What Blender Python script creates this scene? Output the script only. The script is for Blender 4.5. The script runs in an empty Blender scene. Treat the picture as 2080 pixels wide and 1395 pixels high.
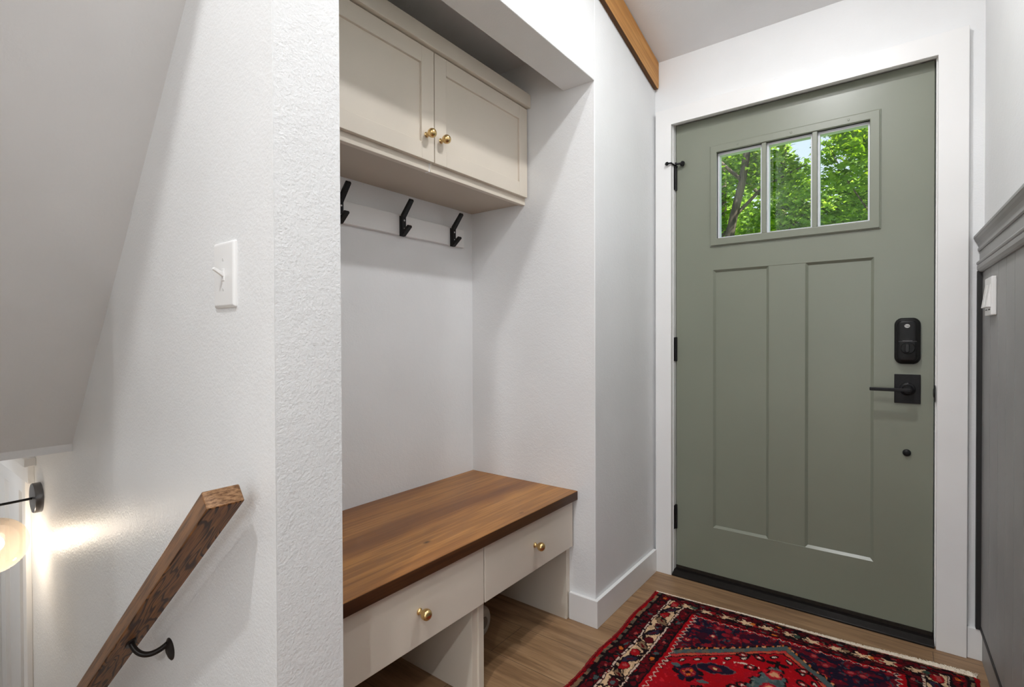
import bpy, bmesh, math, random
import numpy as np
from mathutils import Vector, Matrix
random.seed(7)
scn = bpy.context.scene
COL = scn.collection
R = math.radians

# ------------------------------------------------------------------ helpers
class MB:
    """collects shapes, builds ONE mesh object"""
    def __init__(s):
        s.v = []; s.f = []
    def add(s, vs, fs):
        n = len(s.v); s.v += [tuple(v) for v in vs]; s.f += [tuple(i + n for i in f) for f in fs]; return s
    def box(s, x0, x1, y0, y1, z0, z1):
        x0, x1 = min(x0, x1), max(x0, x1); y0, y1 = min(y0, y1), max(y0, y1); z0, z1 = min(z0, z1), max(z0, z1)
        return s.add([(x0,y0,z0),(x1,y0,z0),(x1,y1,z0),(x0,y1,z0),(x0,y0,z1),(x1,y0,z1),(x1,y1,z1),(x0,y1,z1)],
                     [(3,2,1,0),(4,5,6,7),(0,1,5,4),(1,2,6,5),(2,3,7,6),(3,0,4,7)])
    def quad(s, *p):
        return s.add(p, [tuple(range(len(p)))])
    def prism(s, poly, d, axis='y', o=0.0):
        """poly: 2D points; extruded from o to o+d along axis. axis y: poly=(x,z); x: (y,z); z: (x,y)"""
        n = len(poly)
        def P(a, b, c):
            return {'y': (a, c, b), 'x': (c, a, b), 'z': (a, b, c)}[axis]
        vs = [P(a, b, o) for a, b in poly] + [P(a, b, o + d) for a, b in poly]
        fs = [tuple(range(n)), tuple(range(2*n-1, n-1, -1))]
        fs += [(i, i + n, (i+1) % n + n, (i+1) % n) for i in range(n)]
        return s.add(vs, fs)
    def lathe(s, prof, origin=(0,0,0), axis=(0,0,1), n=24):
        """prof: (r, h) pairs along axis"""
        a = Vector(axis).normalized(); t = Vector((1,0,0)) if abs(a.x) < .9 else Vector((0,1,0))
        u = a.cross(t).normalized(); w = a.cross(u); o = Vector(origin)
        vs = []; fs = []
        for r, h in prof:
            for k in range(n):
                th = 2*math.pi*k/n
                vs.append(o + a*h + (u*math.cos(th) + w*math.sin(th))*max(r, 1e-5))
        for i in range(len(prof)-1):
            for k in range(n):
                fs.append((i*n+k, i*n+(k+1) % n, (i+1)*n+(k+1) % n, (i+1)*n+k))
        fs.append(tuple(range(n-1, -1, -1))); fs.append(tuple((len(prof)-1)*n+k for k in range(n)))
        return s.add(vs, fs)
    def tube(s, pts, rad, n=12):
        pts = [Vector(p) for p in pts]; rad = rad if isinstance(rad, (list, tuple)) else [rad]*len(pts)
        vs = []; fs = []; up = Vector((0.13, 0.21, 0.97))
        for i, p in enumerate(pts):
            d = (pts[min(i+1, len(pts)-1)] - pts[max(i-1, 0)]).normalized()
            u = d.cross(up)
            if u.length < 1e-3: u = d.cross(Vector((1, 0, 0)))
            u.normalize(); w = d.cross(u)
            for k in range(n):
                th = 2*math.pi*k/n; vs.append(p + (u*math.cos(th) + w*math.sin(th))*rad[i])
        for i in range(len(pts)-1):
            for k in range(n):
                fs.append((i*n+k, i*n+(k+1) % n, (i+1)*n+(k+1) % n, (i+1)*n+k))
        fs.append(tuple(range(n-1, -1, -1))); fs.append(tuple((len(pts)-1)*n+k for k in range(n)))
        return s.add(vs, fs)
    def build(s, name, mat, parent=None, bevel=0.0, smooth=False, seg=2, kind=None, label=None):
        me = bpy.data.meshes.new(name); me.from_pydata(s.v, [], s.f); me.update()
        bm = bmesh.new(); bm.from_mesh(me); bmesh.ops.recalc_face_normals(bm, faces=bm.faces); bm.to_mesh(me); bm.free()
        o = bpy.data.objects.new(name, me); COL.objects.link(o)
        me.materials.append(mat)
        if smooth:
            for p in me.polygons: p.use_smooth = True
            m = o.modifiers.new('edges', 'EDGE_SPLIT'); m.split_angle = R(42)
        if bevel:
            b = o.modifiers.new('bevel', 'BEVEL'); b.width = bevel; b.segments = seg; b.limit_method = 'ANGLE'; b.angle_limit = R(40)
        if parent is not None:
            o.parent = parent; o.matrix_parent_inverse = parent.matrix_world.inverted()
        if kind: o['kind'] = kind
        if label: o['label'] = label
        return o

def empty(name, loc, rot=(0,0,0)):
    o = bpy.data.objects.new(name, None); o.empty_display_size = .05; COL.objects.link(o)
    o.matrix_world = Matrix.LocRotScale(Vector(loc), Matrix.Rotation(rot[2], 3, 'Z') @ Matrix.Rotation(rot[1], 3, 'Y') @ Matrix.Rotation(rot[0], 3, 'X'), None)
    return o
def thing(o, label, cat, group=None, kind=None):
    o['label'] = label; o['category'] = cat
    if group: o['group'] = group
    if kind: o['kind'] = kind
    return o
def struct(o, label=None, cat=None):
    o['kind'] = 'structure'
    if label: o['label'] = label
    if cat: o['category'] = cat
    return o

# ------------------------------------------------------------------ materials
def srgb(r, g, b):
    f = lambda c: (c/255/12.92) if c/255 <= .04045 else ((c/255+.055)/1.055)**2.4
    return (f(r), f(g), f(b), 1)
class NT:
    def __init__(s, name):
        s.m = bpy.data.materials.new(name); s.m.use_nodes = True; s.t = s.m.node_tree
        s.b = s.t.nodes['Principled BSDF']; s.o = s.t.nodes['Material Output']
    def n(s, typ, **kw):
        x = s.t.nodes.new(typ)
        for k, v in kw.items(): setattr(x, k, v)
        return x
    def l(s, a, b): s.t.links.new(a, b)
    def coords(s, scale=(1,1,1), loc=(0,0,0), kind='Object'):
        tc = s.n('ShaderNodeTexCoord'); mp = s.n('ShaderNodeMapping')
        mp.inputs['Scale'].default_value = scale; mp.inputs['Location'].default_value = loc
        s.l(tc.outputs[kind], mp.inputs['Vector']); return mp.outputs['Vector']
    def noise(s, vec, scale, detail=2, rough=.5, dist=0):
        x = s.n('ShaderNodeTexNoise'); x.inputs['Scale'].default_value = scale; x.inputs['Detail'].default_value = detail
        x.inputs['Roughness'].default_value = rough; x.inputs['Distortion'].default_value = dist
        s.l(vec, x.inputs['Vector']); return x.outputs['Fac']
    def ramp(s, fac, stops, interp='LINEAR'):
        x = s.n('ShaderNodeValToRGB'); cr = x.color_ramp; cr.interpolation = interp
        while len(cr.elements) < len(stops): cr.elements.new(.5)
        for e, (p, c) in zip(cr.elements, stops): e.position = p; e.color = c
        s.l(fac, x.inputs['Fac']); return x.outputs['Color']
    def math(s, op, a, b=None, c=None):
        x = s.n('ShaderNodeMath', operation=op)
        for i, v in enumerate((a, b, c)):
            if v is None: continue
            if isinstance(v, (int, float)): x.inputs[i].default_value = v
            else: s.l(v, x.inputs[i])
        return x.outputs[0]
    def mix(s, fac, a, b, mode='MIX'):
        x = s.n('ShaderNodeMix', data_type='RGBA', blend_type=mode)
        if isinstance(fac, (int, float)): x.inputs[0].default_value = fac
        else: s.l(fac, x.inputs[0])
        for i, v in ((6, a), (7, b)):
            if isinstance(v, tuple): x.inputs[i].default_value = v
            else: s.l(v, x.inputs[i])
        return x.outputs[2]
    def bump(s, h, strength, dist=.001):
        x = s.n('ShaderNodeBump'); x.inputs['Strength'].default_value = strength; x.inputs['Distance'].default_value = dist
        s.l(h, x.inputs['Height']); s.l(x.outputs['Normal'], s.b.inputs['Normal'])
    def base(s, c, rough=.5, metal=0, spec=None):
        if isinstance(c, tuple): s.b.inputs['Base Color'].default_value = c
        else: s.l(c, s.b.inputs['Base Color'])
        s.b.inputs['Roughness'].default_value = rough; s.b.inputs['Metallic'].default_value = metal
        if spec is not None: s.b.inputs['Specular IOR Level'].default_value = spec
        return s

def paint(name, c, rough=.5, bump=.0, scale=160, spec=.4, tone=0.03):
    m = NT(name); v = m.coords()
    t = m.noise(v, 3.0, 3)
    lo = tuple(x*(1-tone) for x in c[:3]) + (1,); hi = tuple(min(1, x*(1+tone)) for x in c[:3]) + (1,)
    m.base(m.ramp(t, [(.3, lo), (.7, hi)]), rough, 0, spec)
    if bump:
        h1 = m.noise(v, scale, 3, .55); h2 = m.noise(v, scale*.33, 2)
        m.bump(m.math('ADD', m.math('MULTIPLY', h1, .7), m.math('MULTIPLY', h2, .6)), bump, .0022)
    return m.m
def metal_black(name, c=(.012,.012,.013,1), rough=.42):
    m = NT(name); v = m.coords(); t = m.noise(v, 90, 2)
    m.base(m.ramp(t, [(.3, tuple(x*.8 for x in c[:3])+(1,)), (.7, tuple(x*1.2 for x in c[:3])+(1,))]), rough, 0, .22); return m.m

WALL  = paint('wall_paint', (.79,.80,.805,1), .55, .42, 170)
WALLR = paint('wall_paint_rough', (.79,.80,.80,1), .55, .75, 170)
WALLG = paint('stair_wall_paint', (.79,.80,.80,1), .38, .60, 165, .8)
CEIL  = paint('ceiling_paint', (.80,.80,.80,1), .6, .3, 140)
TRIM  = paint('white_trim_paint', (.82,.82,.815,1), .32, .04, 60, .5)
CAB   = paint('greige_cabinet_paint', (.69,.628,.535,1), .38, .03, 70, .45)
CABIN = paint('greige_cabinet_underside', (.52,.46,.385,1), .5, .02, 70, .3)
DOORP = paint('sage_door_paint', (.212,.228,.178,1), .30, .05, 45, .5)
GREY  = paint('grey_panel_paint', (.29,.29,.285,1), .42, .05, 50, .45, .14)
DGREY = paint('near_black_edge', (.022,.022,.022,1), .5, .0)  # near black colour for narrow strips, gaps and slots
PLAST = paint('white_plastic', (.80,.80,.79,1), .28, 0, spec=.5)
BLACK = metal_black('black_metal')
BRONZ = metal_black('oil_rubbed_bronze', (.016,.012,.010,1), .36)
LOCKP = metal_black('black_lock_plastic', (.010,.010,.010,1), .38)
THRES = metal_black('dark_threshold', (.011,.009,.008,1), .35)
SWEEP = metal_black('door_sweep_rubber', (.022,.017,.013,1), .6)
STEEL = NT('screw_steel').base((.62,.62,.62,1), .3, 1).m
SPACER = paint('glass_spacer', (.72,.74,.78,1), .3)

def brass():
    m = NT('brushed_brass'); v = m.coords((1,1,14)); t = m.noise(v, 120, 2)
    m.base(m.ramp(t, [(.3, (.60,.41,.17,1)), (.7, (.72,.52,.25,1))]), .27, 1); return m.m
BRASS = brass()

def wood(name, axis, light, mid, dark, band=9, stretch=14, rough=.38, planks=None, knots=True, freq=26, spec=.4):
    """planks: (axis index across, width)"""
    m = NT(name)
    sc = [stretch]*3; sc['xyz'.index(axis)] = 1.0
    v = m.coords(tuple(sc)); v0 = m.coords()
    big = m.noise(v, .55, 3, .5, .6)
    fine = m.noise(m.coords(tuple(x*(9 if i != 'xyz'.index(axis) else 2.4) for i, x in enumerate(sc))), 1.3, 3, .6)
    g = m.math('SINE', m.math('MULTIPLY', big, freq)); g = m.math('MULTIPLY_ADD', g, .5, .5)
    g = m.math('ADD', m.math('MULTIPLY', g, .45), m.math('MULTIPLY', m.noise(v, 1.6, 4, .6), .55))
    col = m.ramp(g, [(.22, dark), (.5, mid), (.78, light)])
    col = m.mix(m.ramp(fine, [(.42, (0,0,0,1)), (.62, (1,1,1,1))]), m.mix(.55, col, dark), col)
    if planks:
        ax, w = planks
        sep = m.n('ShaderNodeSeparateXYZ'); m.l(v0, sep.inputs[0])
        k = m.math('FLOOR', m.math('DIVIDE', sep.outputs[ax], w))
        wn = m.n('ShaderNodeTexWhiteNoise', noise_dimensions='1D'); m.l(k, wn.inputs['W'])
        col = m.mix(m.math('MULTIPLY', wn.outputs['Value'], .38), col, dark)
        fr = m.math('FRACT', m.math('DIVIDE', sep.outputs[ax], w)); col = m.mix(m.math('MULTIPLY', m.math('LESS_THAN', fr, .010), .6), col, dark)
    if knots:
        kv = m.coords(tuple(3.2 if i != 'xyz'.index(axis) else 1.5 for i in range(3)), (.37,.21,.4))
        vo = m.n('ShaderNodeTexVoronoi'); vo.inputs['Scale'].default_value = 3.0; m.l(kv, vo.inputs['Vector'])
        col = m.mix(m.ramp(vo.outputs['Distance'], [(.03, (1,1,1,1)), (.085, (0,0,0,1))]), col, tuple(x*.35 for x in dark[:3])+(1,))
    m.base(col, rough, 0, spec); m.bump(fine, .12, .0006); return m.m
BENCHW = wood('stained_alder', 'y', (.45,.205,.050,1), (.345,.142,.030,1), (.15,.052,.012,1), stretch=7, rough=.36, planks=(0,.142), freq=13)
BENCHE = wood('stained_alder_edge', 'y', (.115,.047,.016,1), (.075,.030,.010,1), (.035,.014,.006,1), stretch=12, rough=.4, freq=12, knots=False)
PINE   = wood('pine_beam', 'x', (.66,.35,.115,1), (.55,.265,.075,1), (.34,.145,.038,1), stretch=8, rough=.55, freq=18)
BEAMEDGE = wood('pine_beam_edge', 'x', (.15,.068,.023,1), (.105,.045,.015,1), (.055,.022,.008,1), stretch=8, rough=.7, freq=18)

def oak():
    m = NT('stained_oak'); v = m.coords((2.1, 13, 13))
    n = m.noise(v, 1.4, 2, .45, .5)
    g = m.math('FRACT', m.math('MULTIPLY', n, 15))
    fine = m.noise(m.coords((10, 230, 230)), 1, 2, .6)
    band = m.ramp(g, [(.0, (0,0,0,1)), (.10, (1,1,1,1)), (.62, (.8,.8,.8,1)), (.80, (0,0,0,1)), (1, (0,0,0,1))])
    col = m.mix(band, (.040,.015,.006,1), (.31,.132,.042,1))
    col = m.mix(m.ramp(fine, [(.40, (1,1,1,1)), (.58, (0,0,0,1))]), col, m.mix(.55, col, (.05,.02,.008,1)))
    m.base(col, .42, 0, .2); m.bump(fine, .15, .0005); return m.m
OAK = oak()
def oak_side():
    m = NT('stained_oak_quarter'); fine = m.noise(m.coords((9, 210, 210)), 1, 3, .65); big = m.noise(m.coords((1.5, 20, 20)), 1, 3)
    col = m.ramp(fine, [(.36, (.085,.037,.014,1)), (.58, (.30,.135,.046,1))])
    col = m.mix(big, col, m.mix(.6, col, (.11,.05,.02,1))); m.base(col, .36, 0, .4); m.bump(fine, .15, .0005); return m.m
OAKS = oak_side()
def oak_end():
    m = NT('stained_oak_end_grain'); v = m.coords((8, 95, 300)); f = m.noise(v, 1, 3, .6, .3)
    m.base(m.ramp(f, [(.36, (.12,.055,.022,1)), (.62, (.34,.19,.095,1))]), .5, 0, .3); return m.m
OAKE = oak_end()

def floor_mat():
    m = NT('vinyl_plank_floor'); v0 = m.coords()
    br = m.n('ShaderNodeTexBrick'); br.offset = .37
    br.inputs['Scale'].default_value = 1; br.inputs['Brick Width'].default_value = 1.22; br.inputs['Row Height'].default_value = .18
    br.inputs['Mortar Size'].default_value = .0011; br.inputs['Mortar Smooth'].default_value = .3
    br.inputs['Color1'].default_value = (1,1,1,1); br.inputs['Color2'].default_value = (0,0,0,1); br.inputs['Mortar'].default_value = (.5,.5,.5,1)
    mp = m.coords((1,1,1), (.22,.045,0)); m.l(mp, br.inputs['Vector'])
    tone = br.outputs['Color']
    g = m.noise(m.coords((1.6, 16, 1)), 1.3, 4, .62, .5); f = m.noise(m.coords((8, 120, 1)), 1, 2, .6)
    col = m.ramp(g, [(.28, (.175,.095,.045,1)), (.5, (.33,.196,.100,1)), (.74, (.46,.290,.158,1))])
    col = m.mix(m.math('MULTIPLY', tone, .30), col, (.135,.078,.043,1))
    col = m.mix(m.ramp(f, [(.36, (1,1,1,1)), (.5, (0,0,0,1))]), col, m.mix(.3, col, (.12,.07,.04,1)))
    col = m.mix(br.outputs['Fac'], col, (.10,.062,.037,1))
    m.base(col, .42, 0, .4); m.bump(f, .08, .0006); return m.m
FLOOR = floor_mat()

def glass_mat():
    m = NT('clear_glass'); t = m.n('ShaderNodeBsdfTransparent'); g = m.n('ShaderNodeBsdfGlossy'); g.inputs['Roughness'].default_value = .02
    t.inputs['Color'].default_value = (.97,.99,.98,1)
    fr = m.n('ShaderNodeFresnel'); fr.inputs['IOR'].default_value = 1.45
    mx = m.n('ShaderNodeMixShader'); m.l(m.math('MULTIPLY', fr.outputs[0], .6), mx.inputs[0]); m.l(t.outputs[0], mx.inputs[1]); m.l(g.outputs[0], mx.inputs[2]); m.l(mx.outputs[0], m.o.inputs['Surface'])
    return m.m
GLASS = glass_mat()
def emit(name, c, s):
    m = NT(name); e = m.n('ShaderNodeEmission'); e.inputs['Color'].default_value = c; e.inputs['Strength'].default_value = s; m.l(e.outputs[0], m.o.inputs['Surface']); return m.m
def globe_mat():
    m = NT('amber_frosted_glass'); v = m.coords(); n = m.noise(v, 16, 3, .6, 1.5)
    tr = m.n('ShaderNodeBsdfTransparent'); tr.inputs['Color'].default_value = (1,.93,.84,1)
    tl = m.n('ShaderNodeBsdfTranslucent'); tl.inputs['Color'].default_value = (.95,.72,.50,1)
    gl = m.n('ShaderNodeBsdfGlossy'); gl.inputs['Roughness'].default_value = .12
    m1 = m.n('ShaderNodeMixShader'); m.l(m.math('MULTIPLY_ADD', n, .16, .06), m1.inputs[0]); m.l(tr.outputs[0], m1.inputs[1]); m.l(tl.outputs[0], m1.inputs[2])
    lw = m.n('ShaderNodeLayerWeight'); lw.inputs['Blend'].default_value = .25
    m2 = m.n('ShaderNodeMixShader'); m.l(m.math('MULTIPLY', lw.outputs['Fresnel'], .35), m2.inputs[0]); m.l(m1.outputs[0], m2.inputs[1]); m.l(gl.outputs[0], m2.inputs[2])
    m.l(m2.outputs[0], m.o.inputs['Surface']); return m.m
GLOBE = globe_mat()
def leaf_mat(name, cols):
    m = NT(name); gi = m.n('ShaderNodeNewGeometry'); n = len(cols)
    c = m.ramp(gi.outputs['Random Per Island'], [(i/(n-1), k) for i, k in enumerate(cols)])
    d = m.n('ShaderNodeBsdfDiffuse'); t = m.n('ShaderNodeBsdfTranslucent'); m.l(c, d.inputs[0])
    tc = m.mix(1, c, (1.0,1.0,.45,1), 'MULTIPLY'); hs = m.n('ShaderNodeHueSaturation'); hs.inputs['Value'].default_value = 1.6; m.l(tc, hs.inputs['Color']); m.l(hs.outputs[0], t.inputs[0])
    g = m.n('ShaderNodeBsdfGlossy'); g.inputs['Roughness'].default_value = .35
    mx = m.n('ShaderNodeMixShader'); mx.inputs[0].default_value = .5; m.l(d.outputs[0], mx.inputs[1]); m.l(t.outputs[0], mx.inputs[2])
    m2 = m.n('ShaderNodeMixShader'); m2.inputs[0].default_value = .05; m.l(mx.outputs[0], m2.inputs[1]); m.l(g.outputs[0], m2.inputs[2])
    m.l(m2.outputs[0], m.o.inputs['Surface']); return m.m
LEAFA = leaf_mat('maple_leaf_green', [(.06,.13,.008,1), (.12,.23,.014,1), (.20,.33,.02,1), (.30,.42,.03,1)])
LEAFB = leaf_mat('pale_leaf_green', [(.11,.20,.035,1), (.19,.32,.06,1), (.28,.42,.09,1), (.38,.52,.14,1)])
BARK = wood('tree_bark', 'z', (.17,.135,.10,1), (.11,.085,.06,1), (.04,.03,.022,1), stretch=7, rough=.9, knots=False)
VC = NT('rug_wool'); _a = VC.n('ShaderNodeVertexColor', layer_name='dye'); VC.base(_a.outputs['Color'], .95, 0, .1)
_fz = VC.noise(VC.coords(), 900, 1); VC.bump(_fz, .5, .0015); RUGM = VC.m
FRINGE = paint('cream_wool', (.86,.78,.66,1), .9)
REDWOOL = paint('red_wool', (.24,.008,.012,1), .95, .5, 400)

# ------------------------------------------------------------------ measured dimensions (metres; x right along the front door wall, y into depth, z up)
YN, DN, HO, HA = -.5964, .6092, 2.0365, .1344          # niche side wall, depth, header height, header depth
Y1, Y2 = -1.822, -1.685                                 # stair wall plane, niche near side
ceil_z = lambda y: 2.352 - .235*y
PHI = R(1.2)
XE, YB = 4.2, -7.0
# ------------------------------------------------------------------ room shell
# floors
fl = MB(); fl.box(-.7, 0, Y1, .16, -.2, 0); fl.box(0, 1.3, -3.2, .16, -.2, 0); fl.box(0, XE, YB, -3.2, -.2, 0)
fl.build('floor', FLOOR); struct(bpy.data.objects['floor'], 'brown wood-look plank floor', 'floor')
T = .12
# left wall: pillar, niche interior, header, end section (one continuous drywall shell)
wl = MB()
zt = lambda y: ceil_z(y) + .05
wl.prism([(Y2, 0), (Y1, 0), (Y1, zt(Y1)), (Y2, zt(Y2))], -.72, 'x', 0)                 # pillar / stub wall
wl.build('wall_left', WALLR); struct(bpy.data.objects['wall_left'], 'textured white wall end between the stairs and the bench niche', 'wall')
w2 = MB()
w2.prism([(YN, 0), (0, 0), (0, zt(0)), (YN, zt(YN))], -.72, 'x', 0)
w2.prism([(Y2, HO), (YN, HO), (YN, zt(YN)), (Y2, zt(Y2))], -HA, 'x', 0)
w2.build('wall_left_niche', WALL, bevel=.003); struct(bpy.data.objects['wall_left_niche'], 'white drywall around the bench niche', 'wall')
w3 = MB(); w3.box(-DN-T, -DN, Y2, YN, 0, 2.6); w3.build('wall_niche_back', WALL); struct(bpy.data.objects['wall_niche_back'], 'white back wall of the bench niche', 'wall')
w3 = MB(); w3.box(-DN, -HA, Y2, YN, 2.20, 2.5); w3.build('ceiling_niche', WALL); struct(bpy.data.objects['ceiling_niche'], 'niche ceiling above the cabinet', 'ceiling')
# door wall with opening
OX0, OX1, OZ = .0663, 1.0248, 2.075
wf = MB(); wf.box(-.1, OX0, 0, .14, 0, 2.5); wf.box(OX1, 1.4, 0, .14, 0, 2.5); wf.box(OX0, OX1, 0, .14, OZ, 2.5)
wf.build('wall_front', WALL); struct(bpy.data.objects['wall_front'], 'white wall around the front door', 'wall')
# right wall, turned outward a little
def rw(d, off=0.0):      # d metres along the wall from the corner, off = metres out from the wall face into the room
    return (1.13 + d*math.sin(PHI) - off*math.cos(PHI), -d*math.cos(PHI) - off*math.sin(PHI))
def rbox(mb, d0, d1, o0, o1, z0, z1):
    a, b, c, e = rw(d0, o0), rw(d1, o0), rw(d1, o1), rw(d0, o1)
    mb.add([(*a, z0), (*b, z0), (*c, z0), (*e, z0), (*a, z1), (*b, z1), (*c, z1), (*e, z1)],
           [(3,2,1,0),(4,5,6,7),(0,1,5,4),(1,2,6,5),(2,3,7,6),(3,0,4,7)]); return mb
wr = MB(); rbox(wr, -.12, 3.3, 0, -.1, 0, 3.25); wr.build('wall_right', WALL); struct(bpy.data.objects['wall_right'], 'white upper wall beside the front door', 'wall')
# room behind the camera
w = MB(); w.box(1.3, XE, -3.3, -3.2, 0, 3.4); w.build('wall_right_return', WALL); struct(bpy.data.objects['wall_right_return'])
w = MB(); w.box(XE, XE+.1, YB, -3.2, 0, .8); w.box(XE, XE+.1, YB, -3.2, 2.5, 4.2); w.box(XE, XE+.1, YB, -6.6, .8, 2.5); w.box(XE, XE+.1, -3.7, -3.2, .8, 2.5)
w.build('wall_east', WALL); struct(bpy.data.objects['wall_east'])
w = MB(); w.box(0, XE, YB-.1, YB, 0, .7); w.box(0, XE, YB-.1, YB, 2.6, 4.2); w.box(0, .5, YB-.1, YB, .7, 2.6); w.box(3.7, XE, YB-.1, YB, .7, 2.6)
w.build('wall_back', WALL); struct(bpy.data.objects['wall_back'])
w = MB(); w.box(-.1, 0, YB, -2.75, 0, 4.2); w.build('wall_left_back', WALL); struct(bpy.data.objects['wall_left_back'])
# ceiling (vaulted)
c = MB(); c.add([(-.75,.16,ceil_z(.16)),(XE+.1,.16,ceil_z(.16)),(XE+.1,YB-.1,ceil_z(YB-.1)),(-.75,YB-.1,ceil_z(YB-.1)),
                 (-.75,.16,ceil_z(.16)+.1),(XE+.1,.16,ceil_z(.16)+.1),(XE+.1,YB-.1,ceil_z(YB-.1)+.1),(-.75,YB-.1,ceil_z(YB-.1)+.1)],
                [(0,1,2,3),(7,6,5,4),(0,4,5,1),(1,5,6,2),(2,6,7,3),(3,7,4,0)])
c.build('ceiling', CEIL); struct(bpy.data.objects['ceiling'], 'white sloped ceiling', 'ceiling')
# stairwell: wall with doorway at the foot, sloped ceiling, far walls
DX0, DX1, DZ = -2.03, -2.86, .50
sw = MB(); sw.box(DX0, -.72, Y1, Y1+.10, -1.6, 3.0); sw.box(-.72, 0, Y1-.0015, Y1+.10, -1.6, -.2);sw.box(-.72, 0, Y1-.0015, Y1-.0001, -.2, 0); sw.box(-.73, 0, Y1-.0015, Y1-.0001, 0, 2.9); sw.box(DX1, DX0, Y1, Y1+.10, DZ, 3.0); sw.box(-3.3, DX1, Y1, Y1+.10, -1.6, 3.0)
sw.build('wall_stair', WALLG); struct(bpy.data.objects['wall_stair'], 'white wall along the stairs', 'wall')
YS = -2.75
w = MB(); w.box(-3.3, 0, YS-.1, YS, -1.6, 3.2); w.build('wall_stair_near', WALL); struct(bpy.data.objects['wall_stair_near'])
w = MB(); w.box(-3.4, -3.3, YS-.1, Y1+.1, -1.6, 3.0); w.build('wall_stair_foot', WALL); struct(bpy.data.objects['wall_stair_foot'])
sl = lambda x: .7285 + 1.145*(x+1.336)
cs = MB(); cs.prism([(0, sl(0)), (-1.336, .7285), (-1.336, .7035), (-3.3, .7035), (-3.3, .83), (-1.40, .83), (-.10, 3.0), (0, 3.0)], Y1-YS, 'y', YS)
cs.build('ceiling_stair', paint('stair_ceiling_paint', (.80,.80,.795,1), .5, .3, 140)); struct(bpy.data.objects['ceiling_stair'], 'sloped white ceiling above the stairs', 'ceiling')
st = MB()
for i in range(8):
    st.box(-.22*(i+1)-.03, -.22*i, YS, Y1-.002, -1.6, -.19*(i+1)+.0)
st.build('floor_stair_steps', FLOOR); struct(bpy.data.objects['floor_stair_steps'], 'stairs going down', 'stairs')
w = MB(); w.box(-3.3, -1.7, YS, Y1+.1, -1.75, -1.6); w.build('floor_lower', FLOOR); struct(bpy.data.objects['floor_lower'])

# lower doorway: casing and panelled door set back in the opening
t = MB(); t.box(-1.965, DX0+.0, Y1-.018, Y1, -1.6, DZ); t.box(DX1-.08, DX1, Y1-.018, Y1, -1.6, DZ)
t.box(-1.90, DX1-.11, Y1-.020, Y1, DZ, DZ+.075); t.box(-1.865, DX1-.13, Y1-.036, Y1, DZ+.075, DZ+.108)
t.build('trim_2', TRIM, bevel=.002); struct(bpy.data.objects['trim_2'], 'white door casing at the foot of the stairs', 'trim')
d2 = empty('door_2', (-2.44, Y1+.05, -1.6)); struct(d2, 'white panelled door at the foot of the stairs', 'door')
m = MB(); m.box(DX1+.004, DX0-.004, Y1+.045, Y1+.085, -1.59, DZ-.004)
m.build('slab', TRIM, d2)
m = MB()
for a, b in ((DX1+.004, DX1+.12), (DX0-.12, DX0-.02), (-2.50, -2.39)): m.box(a, b, Y1+.028, Y1+.046, -1.59, DZ-.004)
for a, b in ((DX1+.12, -2.50), (-2.39, DX0-.12)):
    m.box(a, b, Y1+.028, Y1+.046, .38, DZ-.004); m.box(a, b, Y1+.028, Y1+.046, -1.59, -1.36)
m.build('panel_frame', TRIM, d2)
m = MB(); m.box(DX0-.018, DX0-.001, Y1+.03, Y1+.09, -1.59, DZ-.002); m.build('edge_gap', DGREY, d2)  # near black strip stands in for the shade in the door gap

# baseboards
b = MB(); b.prism([(-.108,YN-.0145),(.0145,YN-.0145),(.0145,-.024),(0,-.024),(0,YN),(-.108,YN)], .1024, 'z', 0); b.build('baseboard_left', TRIM, bevel=.0015)
struct(bpy.data.objects['baseboard_left'], 'white baseboard wrapping the niche corner', 'baseboard')
b = MB(); b.box(1.0905, 1.1325, -.0147, 0, 0, .104); b.build('baseboard_front', TRIM, bevel=.0015); struct(bpy.data.objects['baseboard_front'], 'short white baseboard right of the front door', 'baseboard')

# front door casing and jamb
XC0, XC1, XC2, XC3, HC, HCT, TC = .0107, .0826, 1.0093, 1.0891, 2.0441, 2.1167, .024
t = empty('trim_1', (.55, 0, 0)); struct(t, 'wide white casing around the green front door', 'trim')
m = MB(); m.prism([(XC0,0),(XC1,0),(XC1,HC),(XC2,HC),(XC2,0),(XC3,0),(XC3,HCT),(XC0,HCT)], TC, 'y', -TC); m.build('casing', TRIM, t, bevel=.0015)
m = MB(); m.box(OX0, .0855, 0, .14, 0, 2.056); m.box(1.0056, OX1, 0, .14, 0, 2.056); m.box(OX0, OX1, 0, .14, 2.056, OZ)
m.box(.0855, .099, .0775, .14, 0, 2.056); m.box(.992, 1.0056, .0775, .14, 0, 2.056); m.box(.0855, 1.0056, .0775, .14, 2.042, 2.056)
m.build('jamb', TRIM, t)
m = MB(); m.prism([(-.022, 0), (-.022, .007), (-.008, .014), (.004, .020), (.15, .020), (.15, 0)], .9201, 'x', .0855); m.build('threshold', THRES, t, bevel=.001)
m = MB(); m.box(1.0040, 1.0058, -.012, .024, .855, .912); m.lathe([(.016, 0), (.016, .0025), (.012, .0035)], (1.0042, .012, .884), (-1,0,0), 20); m.build('strike_plate', BLACK, t)

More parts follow.
